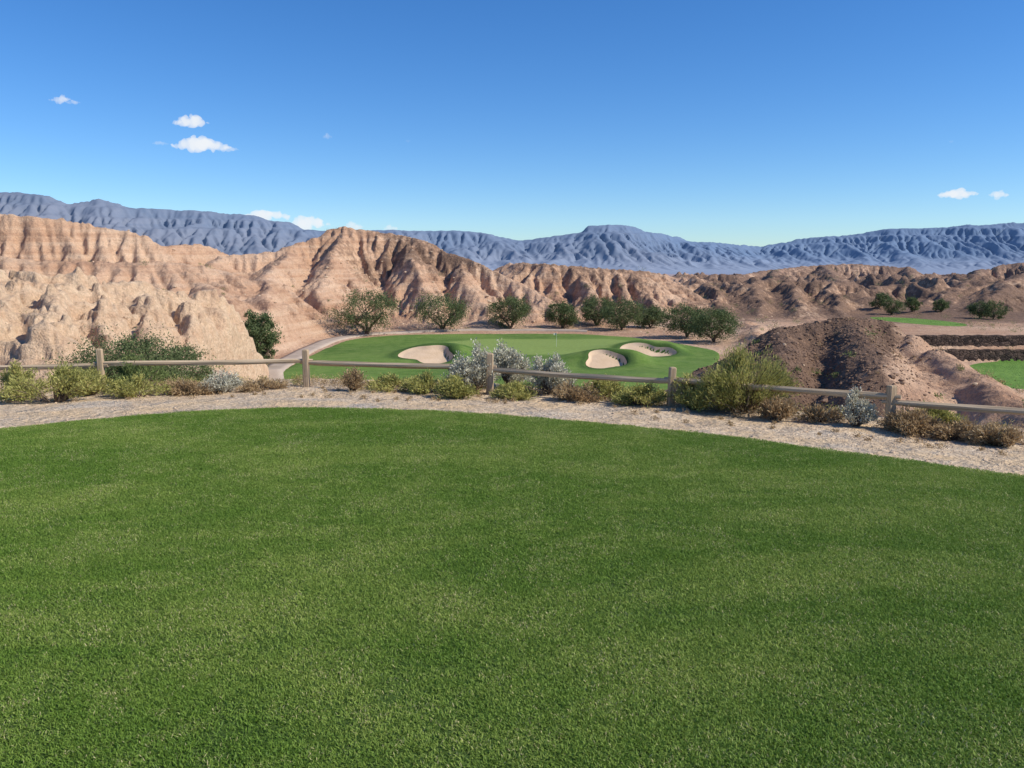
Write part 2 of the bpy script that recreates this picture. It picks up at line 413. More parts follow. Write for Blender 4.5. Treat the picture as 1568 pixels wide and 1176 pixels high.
for b in bunk:
    dx=fx2-b['c'][0];dy=fy2-b['c'][1];r_=np.sqrt(dx*dx+dy*dy)/bunk_r(b,np.arctan2(dy,dx));lip=np.maximum(lip,sst(1.5,1.1,r_))
gg_=qmesh('golf_green',np.stack([fx2,fy2,zz],-1).reshape(-1,3),q[keep],[MF],attrs=dict(put=put.ravel()*(1-lip.ravel()),rough=lip.ravel()*.8))
m=M('bunker_sand');p=m.pos()
m.base(m.mix(m.rng(m.noise(p,.7,5),.3,.7),(.58,.41,.26),(.68,.50,.34)));m.bump(m.noise(p,5,5),.4,.08);MS=m.m
for b in bunk:
    th=np.linspace(0,2*np.pi,96,endpoint=False);ks=np.concatenate([[.001],np.linspace(.08,.93,26)])
    TH,KK=np.meshgrid(th,ks);r_=bunk_r(b,TH)*KK
    bx=b['c'][0]+r_*np.cos(TH);by=b['c'][1]+r_*np.sin(TH);bz=golf_z(bx,by)+.09
    qmesh('sand_bunker',np.stack([bx,by,bz],-1).reshape(-1,3),gridq(len(ks),96,True),[MS])
m=M('path_concrete');p=m.pos()
m.base(m.mix(m.rng(m.noise(p,.8,5),.3,.7),(.36,.28,.22),(.48,.38,.30)));m.bump(m.noise(p,20,3),.2,.02);MP=m.m
pp=catmull([on(a,b,GZ)[:2] for a,b in [(440,640),(420,600),(414,575),(436,555),(478,532),(540,516),(620,510.5),(720,507),(820,506),(900,507)]],14)
tn=np.gradient(pp,axis=0);tn/=np.linalg.norm(tn,axis=1)[:,None];nn=np.stack([-tn[:,1],tn[:,0]],1)
offs=np.array([-1.2,-1.18,-.6,0,.6,1.18,1.2])*.8;hh_=np.array([-.2,.0,.02,.03,.02,.0,-.2])
PX=pp[:,None,:]+nn[:,None,:]*offs[None,:,None]
pz=terrain(pp[:,0],pp[:,1])[:,None]+.14+hh_[None,:]
qmesh('cart_path',np.concatenate([PX,pz[...,None]],-1).reshape(-1,3),gridq(len(pp),7),[MP])
def tube(P,r,sides=6):
    P=np.asarray(P,float);r=np.broadcast_to(np.asarray(r,float),(len(P),))
    tn=np.gradient(P,axis=0);tn/=np.linalg.norm(tn,axis=1)[:,None]+1e-9
    up=np.where(np.abs(tn[:,2:3])>.9,np.array([[1.,0,0]]),np.array([[0,0,1.]]))
    u=np.cross(tn,up);u/=np.linalg.norm(u,axis=1)[:,None]+1e-9;v=np.cross(tn,u)
    a=np.linspace(0,2*np.pi,sides,endpoint=False)
    V=P[:,None,:]+r[:,None,None]*(u[:,None,:]*np.cos(a)[None,:,None]+v[:,None,:]*np.sin(a)[None,:,None])
    return V.reshape(-1,3),gridq(len(P),sides,True)
m=M('flag_paint',.5);m.base((.7,.7,.66));MW=m.m
m=M('flag_cloth',.8);m.base((.5,.5,.42));MR=m.m
fl=bpy.data.objects.new('golf_flagstick',None);col.objects.link(fl)
fp=on(852,533,GZ);fz=float(golf_z(np.array(fp[0]),np.array(fp[1])));fl.location=(fp[0],fp[1],fz)
V,Q=tube([(0,0,0),(0,0,.8),(0,0,1.5)],[.012,.011,.009],8);qmesh('pole',V,Q,[MW],parent=fl)
u=np.linspace(0,.3,12);w=np.linspace(0,.2,5);U,W_=np.meshgrid(u,w)
qmesh('flag',np.stack([-U,.04*np.sin(U*12),1.48-W_-.1*U],-1).reshape(-1,3),gridq(5,12),[MR],parent=fl)
# ------------------------------------------------------------------ retaining walls
m=M('dark_rock_wall');p=m.pos()
vd=m.vor(m.mapv(p,(1,1,1.6)),2.2,'Distance','DISTANCE_TO_EDGE')
vc=m.vor(m.mapv(p,(1,1,1.6)),2.2,'Color');sep=m.n('ShaderNodeSeparateColor');m.l(vc,sep.inputs[0])
c=m.mix(sep.outputs[0],(.05,.035,.03),(.15,.10,.075));c=m.mix(m.rng(vd,.08,.0),c,(.015,.012,.011))
m.base(c);m.bump(m.math('MINIMUM',vd,.15),1.,.5);MK=m.m
for y0,zb,h in ((103.9,-10.55,1.5),(106.1,-9.1,1.65)):
    s=np.arange(46,95,.2);k=np.linspace(0,1,10);S_,K=np.meshgrid(s,k)
    yy=y0+.35*K+.16*fbm(S_/.7,K*3,3,int(y0));zz=zb+h*K+.12*perlin(S_/1.1,K*0,7)*K
    top=np.stack([s,np.full_like(s,y0+1.1),zz[-1]+.02],-1)[None]
    VV=np.concatenate([np.stack([S_,yy,zz],-1),top],0)
    qmesh('rock_retaining_wall',VV.reshape(-1,3),gridq(11,len(s)),[MK])
# ------------------------------------------------------------------ mountains
cm=24.;mx=np.arange(-14500,14500,cm);my=np.arange(9000,19500,cm)
MX,MY=np.meshgrid(mx,my)
sky_px=[-400,-250,-100,0,60,85,120,160,220,300,380,430,470,500,540,600,650,700,760,800,850,880,900,930,960,1000,1050,1100,1160,1200,1250,1320,1370,1400,1450,1500,1568,1700,1900]
sky_py=[300,285,290,296,296,302,313,308,319,325,330,338,350,353,356,352,354,352,362,367,363,358,348,346,347,357,368,372,378,370,362,357,350,352,345,345,342,338,345]
pbm=MX/MY*F+784
ry=13200+1500*np.sin(MX/5200+1.)+3000*sst(1500,6000,MX)+500*fbm(MX/2500,MX*0+3,3,2)
elev=np.interp(pbm,sky_px,sky_py);ts=(403-elev)/F
zt=ts*ry
s=(MY-(ry-4000))/4000
w1=fbm(MX/1500,MY/1500,4,31)
sf=np.clip(s+.12*w1*(s<.9),0,1.0)
back=np.clip((MY-ry)/2500,0,1)
rg=ridged((MX+250*w1)/800+5,MY/2200,5,44)
prof=.045*sst(0,.35,sf)+.955*np.clip((sf-.15)/.85,0,1)**1.55
zm=-131+(zt+131)*prof*(1-.9*back)
zm=zm+(rg-.72)*370*np.clip(sf*1.4-.25,0,1)*np.clip((1.03-sf)*2.6,.0,1)*(1-back)
zm=zm+26*fbm(MX/260,MY/260,3,77)*sst(.3,.8,sf)
mmask=sst(.1,.3,sf)*1.0
zm=erode(zm,mmask,cm,14,12000,40,80.,20.,seed=5)
hb=zm/150*2*np.pi+3*fbm(MX/3000,MY/3000,2,8)
zm=zm+sst(100,600,zm)*18*np.sin(hb)+sst(-50,150,zm)*12*(ridged(MX/150,MY/150,2,79)-.6)
m=M('mountain_rock_hazed');p=m.pos()
a1=m.noise(p,.0012,6,.6);stt=m.noise(m.mapv(p,(.0002,.0002,.012)),1,4,.6)
c=m.mix(m.rng(a1,.35,.65),(.125,.145,.19),(.195,.20,.235))
c=m.mix(m.rng(stt,.5,.62,0,.5),c,(.095,.12,.17))
c=m.mix(m.rng(m.noise(p,.008,5,.65),.3,.7,0,.35),c,(.25,.24,.26))
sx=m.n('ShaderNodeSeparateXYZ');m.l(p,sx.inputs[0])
c=m.mix(m.rng(sx.outputs[1],11500,15500,0,.75),c,(.115,.18,.29))  # blue air haze painted into the rock colour, stronger with distance
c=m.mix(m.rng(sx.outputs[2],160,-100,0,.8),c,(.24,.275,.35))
m.base(c)
# aerial perspective imitated by a faint even blue glow of the rock itself
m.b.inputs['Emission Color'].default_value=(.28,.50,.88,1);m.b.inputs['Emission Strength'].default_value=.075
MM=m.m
q=gridq(len(my),len(mx));keep=(np.abs(pbm.ravel()[q[:,0]]-784)<1150)
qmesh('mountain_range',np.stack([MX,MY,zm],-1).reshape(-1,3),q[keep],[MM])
print('mountains',time.time()-T0)
# ------------------------------------------------------------------ foliage
def leafmat(name,ca,cb,cc=None,tr=.25):
    m=M(name,.8);r=m.attr('rnd');c=m.mix(m.rng(r,0,.85),ca,cb)
    if cc: c=m.mix(m.rng(r,.86,.9),c,cc)
    m.base(c)
    t=m.n('ShaderNodeBsdfTranslucent');m.l(c,t.inputs[0])
    x=m.n('ShaderNodeMixShader');x.inputs[0].default_value=tr
    o=m.nt.nodes['Material Output'];m.l(m.b.outputs[0],x.inputs[1]);m.l(t.outputs[0],x.inputs[2]);m.l(x.outputs[0],o.inputs[0])
    return m.m
m=M('bark');m.base(m.mix(m.noise(m.obj(),6,4),(.09,.06,.04),(.2,.15,.11)));MB=m.m
L_mesq=leafmat('mesquite_leaf',(.07,.105,.04),(.17,.205,.085),(.25,.27,.12))
L_sage=leafmat('sage_leaf',(.38,.36,.26),(.70,.66,.52),(.76,.69,.52),.15)
L_rab=leafmat('rabbitbrush_leaf',(.22,.23,.06),(.50,.46,.15),(.62,.52,.2))
L_cre=leafmat('creosote_leaf',(.10,.15,.045),(.24,.28,.10),(.38,.36,.15))
L_dry=leafmat('dry_leaf',(.28,.18,.09),(.52,.37,.20),(.6,.48,.3))
def leaves(Pp,D,Ln,Wd,r):
    n=len(Pp);D=D/(np.linalg.norm(D,axis=1)[:,None]+1e-9)
    S=np.cross(D,r.normal(size=(n,3)));S/=np.linalg.norm(S,axis=1)[:,None]+1e-9
    Ln=np.broadcast_to(Ln,(n,))[:,None];Wd=np.broadcast_to(Wd,(n,))[:,None]
    V=np.stack([Pp,Pp+D*Ln*.5+S*Wd*.5,Pp+D*Ln,Pp+D*Ln*.5-S*Wd*.5],1).reshape(-1,3)
    return V,np.arange(4*n).reshape(-1,4)
def join(parts):
    V=[];Q=[];Mi=[];Rn=[];o=0
    for v,q,mi,rn in parts:
        V.append(v);Q.append(q+o);Mi.append(np.full(len(q),mi));Rn.append(rn);o+=len(v)
    return np.concatenate(V),np.concatenate(Q),np.concatenate(Mi),np.concatenate(Rn)
def shrub(name,x,y,w,h,mat,stems=70,nl=5000,ll=.05,lw=.012,seed=0,z=None,up=.6,dense=.35):
    r=np.random.default_rng(seed+1000)
    z=hz(x,y)-.02 if z is None else z
    nlead=max(5,stems//6);th=r.random(nlead)*2*np.pi;u=np.sqrt(r.random(nlead))
    li=r.integers(0,nlead,stems);T=th[li]+r.normal(size=stems)*.35;U=np.clip(u[li]+r.normal(size=stems)*.14,0,1.05)
    hv=(.75+.4*r.random(nlead))[li]
    E=np.stack([w/2*U*np.cos(T),w/2*U*np.sin(T),h*(1-.55*U**2)*hv*(.85+.25*r.random(stems))],1)
    B=np.stack([E[:,0]*.12,E[:,1]*.12,np.zeros(stems)],1);C=np.stack([E[:,0]*.45,E[:,1]*.45,E[:,2]*.62],1)
    def bez(i,t): t=t[:,None];return B[i]*(1-t)**2+2*C[i]*t*(1-t)+E[i]*t*t
    parts=[]
    tt=np.linspace(0,1,5)
    for i in range(stems):
        P=bez(np.full(5,i),tt);v,q=tube(P,np.linspace(.006,.0018,5)*(1+w*.8),3);parts.append((v,q,0,np.full(len(v),.3)))
    i=r.integers(0,stems,nl);t=dense+(1.03-dense)*r.random(nl)**.7
    P=bez(i,t)+r.normal(size=(nl,3))*np.array([.035,.035,.03])*(w*.6+.35)
    P[:,2]=np.maximum(P[:,2],.01)
    D=(E[i]-B[i]);D/=np.linalg.norm(D,axis=1)[:,None];D=D*up+r.normal(size=(nl,3))*(1-up)+np.array([0,0,.2*up])
    v,q=leaves(P,D,ll*(.6+.8*r.random(nl)),lw*(.7+.6*r.random(nl)),r)
    parts.append((v,q,1,np.repeat(np.clip(.75*r.random(nl)+.25*(hv[i]-.75)/.4,0,1),4)))
    V,Q,Mi,Rn=join(parts)
    o=qmesh(name,V,Q,[MB,mat],Mi,dict(rnd=Rn),smooth=False);o.location=(x,y,z);return o
def tree(name,x,y,w,h,seed,mat=L_mesq,ncl=110,per=75,ls=.2,low=.12):
    r=np.random.default_rng(seed+50);z=hz(x,y)-.1;parts=[]
    nt=4;lead=[]
    for k in range(nt):
        a=2*np.pi*k/nt+r.random();e=np.array([w*.26*np.cos(a),w*.26*np.sin(a),h*(.42+.12*r.random())])
        P=np.array([[0,0,0],e*[.25,.25,.4],e*[.7,.7,.75],e]);P+=r.normal(size=P.shape)*.06*np.array([[0],[1],[1],[1]])
        P=catmull(P,4);v,q=tube(P,np.linspace(.16,.08,len(P))*h/5,6);parts.append((v,q,0,np.full(len(v),.3)));lead.append(P)
    cs=[]
    lob=[(r.uniform(0,2*np.pi),r.uniform(.6,1.25)) for _ in range(6)]
    tilt=r.normal()*.12
    while len(cs)<ncl:
        d=r.normal(size=3);d/=np.linalg.norm(d);rad=r.uniform(.35,1)**.6
        f=max(l[1]*max(0,math.cos(math.atan2(d[1],d[0])-l[0]))**.7 for l in lob)
        f=.58+.42*f
        c_=d*rad*np.array([w/2*f,w/2*f,h*(.5-low/2)*(.75+.3*f)])+np.array([0,0,h*(.5+low/2)])
        c_[2]+=tilt*c_[0]
        if c_[2]<h*low: c_[2]=h*low+r.random()*.4
        cs.append(c_)
    cs=np.array(cs)
    for c_ in cs[::3]:
        P0=lead[r.integers(0,nt)];s_=P0[r.integers(len(P0)//2,len(P0))]
        P=np.array([s_,(s_+c_)/2+[0,0,.15*h/5],c_]);v,q=tube(P,[.05*h/5,.03*h/5,.012],4);parts.append((v,q,0,np.full(len(v),.3)))
    sz=(.4+.7*r.random(ncl))*w*.075;b=r.random(ncl)
    i=np.repeat(np.arange(ncl),per);n=len(i)
    P=cs[i]+r.normal(size=(n,3))*sz[i][:,None]*np.array([1.05,1.05,.75])
    P[:,2]=np.maximum(P[:,2],.15)
    v,q=leaves(P,r.normal(size=(n,3))+[0,0,.3],ls*(.6+.8*r.random(n)),ls*.45,r)
    parts.append((v,q,1,np.repeat(np.clip(.5*b[i]+.5*r.random(n),0,1),4)))
    V,Q,Mi,Rn=join(parts);o=qmesh(name,V,Q,[MB,mat],Mi,dict(rnd=Rn),smooth=False);o.location=(x,y,z);return o
for k,(px,d,wpx,hpx) in enumerate([(562,101,112,68),(678,107,96,58),(782,111,74,50),(862,113,54,40),(914,116,60,45),(952,110,70,46),(996,114,52,32),(1052,99,74,50),(1094,93,76,50)]):
    x=(px-784)/F*d;tree('mesquite_tree',x,d,wpx/F*d,hpx/F*d,k)
tree('mesquite_tree',(399-784)/F*69,69,66/F*69,90/F*69,20)
tree('mesquite_tree',(205-784)/F*30,30,200/F*30,2.9,21,mat=L_mesq,ncl=220,per=120,ls=.09,low=.05)
tree('mesquite_tree',(268-784)/F*33,33,110/F*33,2.2,22,mat=L_mesq,ncl=100,per=100,ls=.09,low=.05)
tree('mesquite_tree',(120-784)/F*29,29,90/F*29,1.9,23,mat=L_cre,ncl=90,per=100,ls=.08,low=.05)
for k,(px,d,s_) in enumerate([(1365,150,3.),(1395,152,2.5),(1440,150,2.4),(1500,140,3.),(1520,138,3.2),(1345,156,2.6)]):
    tree('mesquite_tree',(px-784)/F*d,d,s_*1.3,s_,30+k,ncl=50,per=50,ls=.25)
print('trees',time.time()-T0)
def S(name,px,d,w,h,mat,**k): return shrub(name,(px-784)/F*d,d,w,h,mat,**k)
S('rabbitbrush',75,10.9,1.1,.5,L_rab,nl=7000,seed=1)
S('rabbitbrush',20,11.2,.9,.42,L_rab,nl=5000,seed=2)
S('rabbitbrush',130,11.8,.6,.4,L_rab,nl=3500,seed=12)
S('creosote_bush',210,12.4,1.0,.5,L_cre,nl=6000,seed=3,stems=50)
S('rabbitbrush',205,11.6,.8,.28,L_rab,nl=4000,seed=13)
S('sagebrush',335,12.1,.6,.32,L_sage,nl=3500,seed=4,ll=.03)
S('dry_brush',290,12.0,.8,.2,L_dry,nl=3500,seed=14)
S('dry_brush',400,12.3,.7,.14,L_dry,nl=2500,seed=15)
S('sagebrush',537,12.2,.42,.36,L_dry,nl=2500,seed=5,ll=.03)
S('rabbitbrush',600,12.4,.9,.18,L_rab,nl=4500,seed=6)
S('rabbitbrush',655,12.1,.7,.26,L_rab,nl=4500,seed=16)
S('sagebrush',727,12.2,.80,.60,L_sage,nl=11000,seed=7,ll=.035,lw=.017,stems=110)
S('sagebrush',780,12.6,.7,.64,L_sage,nl=10000,seed=17,ll=.035,lw=.017,stems=100)
S('rabbitbrush',700,11.6,.7,.26,L_rab,nl=4500,seed=18)
S('rabbitbrush',790,11.5,.6,.2,L_rab,nl=3500,seed=19)
S('sagebrush',840,11.9,.7,.52,L_sage,nl=10000,seed=8,ll=.035,lw=.017,stems=90)
S('dry_brush',885,11.3,.6,.24,L_dry,nl=3000,seed=20)
S('rabbitbrush',925,11.6,.7,.26,L_rab,nl=4000,seed=21)
S('rabbitbrush',985,11.0,.7,.28,L_rab,nl=4500,seed=22)
S('rabbitbrush',1145,10.5,1.25,.76,L_rab,nl=20000,seed=9,stems=170,ll=.05,lw=.009,up=.8)
S('rabbitbrush',1065,10.6,.7,.40,L_rab,nl=5000,seed=23)
S('dry_brush',1195,9.9,.5,.3,L_dry,nl=3000,seed=24)
S('sagebrush',1318,9.5,.40,.40,L_sage,nl=4000,seed=10,ll=.03,lw=.014)
S('dry_brush',1260,9.8,.5,.2,L_dry,nl=2000,seed=25)
S('dry_brush',1410,9.1,.6,.26,L_dry,nl=4500,seed=26)
S('dry_brush',1475,8.8,.6,.18,L_dry,nl=4500,seed=27)
S('dry_brush',1545,8.5,.6,.20,L_dry,nl=4500,seed=28)
S('rabbitbrush',1440,9.6,.6,.22,L_rab,nl=3000,seed=29)
def scrubmass(name,pts,mat,nl,ls):
    r=np.random.default_rng(3);pts=np.array(pts);n=len(pts);i=np.repeat(np.arange(n),nl)
    s=pts[:,3][i][:,None]
    P=pts[i,:3]+r.normal(size=(len(i),3))*s*[.33,.33,.2]+[0,0,1]*s*.3
    v,q=leaves(P,r.normal(size=P.shape)+[0,0,.6],ls*(.5+.5*s[:,0]),ls*.35*(.5+.5*s[:,0]),r)
    return qmesh(name,v,q,[mat],attrs=dict(rnd=np.repeat(r.random(len(i)),4)),smooth=False)
def scat(n,x0,x1,y0,y1,s0,s1,r,cond=None):
    x=r.uniform(x0,x1,n);y=r.uniform(y0,y1,n);z=terrain(x,y);k=sdf_poly(x,y,fair)>3
    k&=(np.abs(terrain(x+.8,y)-z)<.8)
    if cond is not None:k&=cond(x,y,z)
    return np.stack([x,y,z,r.uniform(s0,s1,n)],1)[k]
r=np.random.default_rng(11)
pts=np.concatenate([scat(200,-75,40,40,150,.3,1.0,r),scat(500,20,200,60,320,.5,1.8,r),scat(50,8,30,26,50,.2,.45,r)])
scrubmass('desert_scrub',pts,L_cre,60,.16)
pts=np.concatenate([scat(260,-75,40,30,150,.25,.7,r),scat(140,8,36,24,50,.12,.35,r)])
scrubmass('dry_scrub',pts,L_dry,50,.10)
x=r.uniform(-11,9,420);y=fence_y(x)+r.normal(size=420)*.22+.25;z=terrain(x,y)
x2=r.uniform(-10,9,110);y2=fence_y(x2)-r.uniform(.1,1.5,110);z2=terrain(x2,y2)
scrubmass('dry_grass_verge',np.concatenate([np.stack([x,y,z,r.uniform(.08,.22,420)],1),np.stack([x2,y2,z2,r.uniform(.03,.09,110)],1)]),L_dry,70,.045)
x=r.uniform(-11,9,200);y=fence_y(x)+r.normal(size=200)*.2+.4;z=terrain(x,y)
scrubmass('green_weeds',np.stack([x,y,z,r.uniform(.08,.22,200)],1),L_rab,80,.045)
m=M('stone');m.base(m.mix(m.rng(m.noise(m.pos(),9,4),.3,.7),(.42,.29,.19),(.72,.54,.37)));MST=m.m
m=M('varnished_stone');m.base(m.mix(m.rng(m.noise(m.pos(),3,4),.3,.7),(.12,.078,.056),(.32,.20,.13)));MDS=m.m
def rocks(name,P,s,r,mat=None):
    ph=(1+5**.5)/2
    iv=np.array([(-1,ph,0),(1,ph,0),(-1,-ph,0),(1,-ph,0),(0,-1,ph),(0,1,ph),(0,-1,-ph),(0,1,-ph),(ph,0,-1),(ph,0,1),(-ph,0,-1),(-ph,0,1)])/1.9
    fi=np.array([(0,11,5),(0,5,1),(0,1,7),(0,7,10),(0,10,11),(1,5,9),(5,11,4),(11,10,2),(10,7,6),(7,1,8),(3,9,4),(3,4,2),(3,2,6),(3,6,8),(3,8,9),(4,9,5),(2,4,11),(6,2,10),(8,6,7),(9,8,1)])
    n=len(P);sc_=s[:,None,None]*r.uniform(.6,1.3,(n,1,3))*np.array([1,1,.6])*.5
    V=iv[None]*sc_*r.uniform(.75,1.2,(n,12,1));a=r.random(n)*6.28;ca,sa=np.cos(a)[:,None],np.sin(a)[:,None]
    V=np.stack([V[...,0]*ca-V[...,1]*sa,V[...,0]*sa+V[...,1]*ca,V[...,2]],-1)+P[:,None,:]
    return qmesh(name,V.reshape(-1,3),(fi[None]+12*np.arange(n)[:,None,None]).reshape(-1,3),[mat or MST],smooth=False)
n=9000;x=r.uniform(-10,9.5,n);y=fence_y(x)-r.uniform(-.6,3.5,n);k=sdf_poly(x,y,tee_s)>.03;x=x[k];y=y[k]
s_=r.uniform(.008,.026,len(x))*np.where(r.random(len(x))<.02,2.6,1)
rocks('gravel',np.stack([x,y,terrain(x,y)+.001],1),s_,r)
n=1300;x=r.uniform(-70,45,n);y=r.uniform(30,140,n);k=(sdf_poly(x,y,fair)>3)&(y>28);x=x[k];y=y[k]
rocks('boulders',np.stack([x,y,terrain(x,y)],1),r.uniform(.15,.6,len(x))*np.clip(y/90,.4,1),r)
n=16000;x=r.uniform(8,28,n);y=r.uniform(26,46,n);k=(x/y*F+784)<1440-r.random(n)*120;x=x[k];y=y[k]
rocks('rock_rubble',np.stack([x,y,terrain(x,y)],1),r.uniform(.05,.16,len(x))*np.where(r.random(len(x))<.04,2.2,1),r,MDS)
print('scrub',time.time()-T0)
# ------------------------------------------------------------------ fence
m=M('weathered_wood',.85);p=m.obj()
g=m.noise(m.mapv(p,(1.2,40,40)),1,5,.6);g2=m.noise(p,3,4)
c=m.mix(m.rng(g,.3,.7),(.29,.205,.125),(.66,.51,.35));c=m.mix(m.rng(g2,.45,.65,0,.4),c,(.50,.36,.22));m.base(c);m.bump(g,.6,.01);MWD=m.m
m=M('weathered_post_wood',.85);p=m.obj()
g=m.noise(m.mapv(p,(45,45,2)),1,5,.6)
c=m.mix(m.rng(g,.3,.7),(.26,.18,.11),(.60,.445,.29));m.base(c);m.bump(g,.6,.01);MPW=m.m
fence=bpy.data.objects.new('wooden_fence',None);col.objects.link(fence)
tops=[None,None,534,535,541,562,590,None];
ptop=[]
for i,(p_,tp) in enumerate(zip(allposts,tops)):
    g_=hz(p_[0],p_[1])
    pxp=p_[0]/p_[1]*F+784
    zt_=at(pxp,tp,p_[1])[2] if tp else g_+.55
    ptop.append(zt_)
    w2=.047+.004*math.sin(i*2.1);zsn=[-.35,0,.15,.3,(zt_-g_)-.02,(zt_-g_)-.004,(zt_-g_)]
    ws=[1.05,1.04,1.0,.98,.97,.85,.6]
    ch=.012;V=[]
    for zz_,s_ in zip(zsn,ws):
        a=w2*s_
        for (cx,cy) in ((a-ch,-a),(a,-a+ch),(a,a-ch),(a-ch,a),(-a+ch,a),(-a,a-ch),(-a,-a+ch),(-a+ch,-a)):
            V.append((cx+.003*math.sin(zz_*20+i),cy+.003*math.cos(zz_*17+i),zz_))
    V+= [(0,0,(zt_-g_)+.004)]*8
    V=np.array(V)
    po=qmesh('post_%d'%(i+1),V,gridq(len(zsn)+1,8,True),[MPW],smooth=False,parent=fence)
    po.location=(p_[0],p_[1],g_);po.rotation_euler=(.02*math.sin(i*3),.02*math.cos(i*5),.15*math.sin(i*1.3)+.1)
rails=[(1,2,None,560),(2,3,556,552),(3,4,555,562),(4,5,566,584),(5,6,581,607),(6,7,616,None),(0,1,None,None)]
for k,(a,b,ya,yb) in enumerate(rails):
    A_=np.array(allposts[a]);B_=np.array(allposts[b])
    za=at(A_[0]/A_[1]*F+784,ya,A_[1])[2] if ya else ptop[a]-.17
    zb=at(B_[0]/B_[1]*F+784,yb,B_[1])[2] if yb else ptop[b]-.19
    A_[2]=za;B_[2]=zb
    L_=np.linalg.norm(B_-A_);ex=.10/L_
    tt=np.linspace(-ex,1+ex,22);P=A_[None]+(B_-A_)[None]*tt[:,None]
    P[:,2]-=.012*np.sin(np.clip(tt,0,1)*np.pi)
    rr_=np.random.default_rng(k+5)
    V=[];ang=np.radians([20,75,120,165,200,255,300,345])
    base=rr_.uniform(.85,1.15,8)
    dirx=(B_-A_)/L_;side=np.cross(dirx,[0,0,1]);side/=np.linalg.norm(side);upv=np.cross(side,dirx)
    for i,t_ in enumerate(tt):
        e=min(1,min(t_+ex,1+ex-t_)/(.10))
        hw=.030*(.62+.38*e);hh2=.038*(.62+.38*e)
        for j,a_ in enumerate(ang):
            q_=base[j]*(1+.10*math.sin(i*.7+j*2+k))
            V.append(side*math.cos(a_)*hw*q_+upv*math.sin(a_)*hh2*q_+P[i]-A_)
    V=[P[0]-A_]*8+V+[P[-1]-A_]*8
    V=np.array(V);ang_z=math.atan2(dirx[1],dirx[0])
    ca,sa=math.cos(-ang_z),math.sin(-ang_z)
    V=np.stack([V[:,0]*ca-V[:,1]*sa,V[:,0]*sa+V[:,1]*ca,V[:,2]],1)
    ro=qmesh('rail_%d'%(k+1),V,gridq(len(tt)+2,8,True),[MWD],smooth=False,parent=fence);ro.location=A_;ro.rotation_euler=(0,0,ang_z)
# ------------------------------------------------------------------ tee lawn
m=M('tee_turf');p=m.pos()
c=m.mix(m.rng(m.noise(p,60,4,.7),.35,.65),(.045,.085,.016),(.11,.17,.035));m.base(c);m.bump(m.noise(p,120,3),.8,.02);MT=m.m
ctr=np.array([0,-2.]);ks=np.linspace(0.001,1,12)
TV=np.array([[*(ctr+(q_-ctr)*k_),.0 if k_<1 else -.03] for k_ in ks for q_ in tee_s])
lawn=qmesh('tee_lawn',TV,gridq(12,len(tee_s),True),[MT])
m=M('grass_blade',.6);p=m.pos();rn=m.attr('rnd')
m.b.inputs['Specular IOR Level'].default_value=.3
pl=m.noise(m.mapv(p,(1,2.2,0),(0,0,.35)),.42,5,.62,dist=.8);ps=m.noise(m.mapv(p,(1,1,0)),6.5,5,.7)
pf=m.noise(m.mapv(p,(1,1,0)),1.7,4,.6)
g1=m.mix(m.rng(rn,0,.8),(.10,.19,.022),(.21,.33,.046))
yl=m.mix(m.rng(rn,0,.8),(.20,.30,.042),(.38,.45,.105))
f=m.math('ADD',m.rng(pl,.40,.62,-.05,.70),m.rng(ps,.46,.70,-.05,.38))
f=m.math('ADD',f,m.rng(pf,.4,.65,-.1,.25))
c=m.mix(f,g1,yl)
dr=m.math('ADD',rn,m.rng(ps,.5,.72,-.07,.12));dr=m.math('ADD',dr,m.rng(pf,.45,.65,-.03,.07))
c=m.mix(m.rng(dr,.9,.93),c,(.58,.52,.26))
m.base(c)
t=m.n('ShaderNodeBsdfTranslucent');m.l(c,t.inputs[0]);x_s=m.n('ShaderNodeMixShader');x_s.inputs[0].default_value=.3
o=m.nt.nodes['Material Output'];m.l(m.b.outputs[0],x_s.inputs[1]);m.l(t.outputs[0],x_s.inputs[2]);m.l(x_s.outputs[0],o.inputs[0]);MBL=m.m
n=3000;rad=.3*np.sqrt(r.random(n));th=r.random(n)*6.283
P=np.stack([rad*np.cos(th),rad*np.sin(th),np.zeros(n)],1)
h_=r.uniform(.010,.020,n);lean=r.normal(size=(n,2))*.85
D=np.stack([lean[:,0],lean[:,1],np.ones(n)],1);D/=np.linalg.norm(D,axis=1)[:,None]
a=r.random(n)*6.283;Sd=np.stack([np.cos(a),np.sin(a),0*a],1)*(r.uniform(.0013,.0026,n)[:,None])
mid=P+D*h_[:,None]*.6;tip=mid+(D*[1.3,1.3,.6])*h_[:,None]*.5
V=np.stack([P-Sd,P+Sd,mid+Sd*.8,mid-Sd*.8,tip],1)
Qd=(np.array([[0,1,2],[0,2,3],[3,2,4]])[None]+5*np.arange(n)[:,None,None]).reshape(-1,3)
blade=qmesh('grass_blades_patch',V.reshape(-1,3),Qd,[MBL],attrs=dict(rnd=np.repeat(r.random(n),5)),smooth=False)
sp_=.27
gxx,gyy=np.meshgrid(np.arange(-10.5,9,sp_),np.arange(1.2,11.5,sp_));gxx=gxx.ravel()+r.uniform(-.09,.09,gxx.size);gyy=gyy.ravel()+r.uniform(-.09,.09,gyy.size)
k=(sdf_poly(gxx,gyy,tee_s)<-.2)&(np.abs(gxx)<gyy*.72+1.2);gxx=gxx[k];gyy=gyy[k]
seg=[]
for i in range(len(tee_s)):
    a_=tee_s[i];b_=tee_s[(i+1)%len(tee_s)];Ln=np.linalg.norm(b_-a_)
    for t_ in np.arange(0,Ln,.12): seg.append(a_+(b_-a_)*t_/Ln)
seg=np.array(seg);dirc=ctr-seg;dirc/=np.linalg.norm(dirc,axis=1)[:,None]
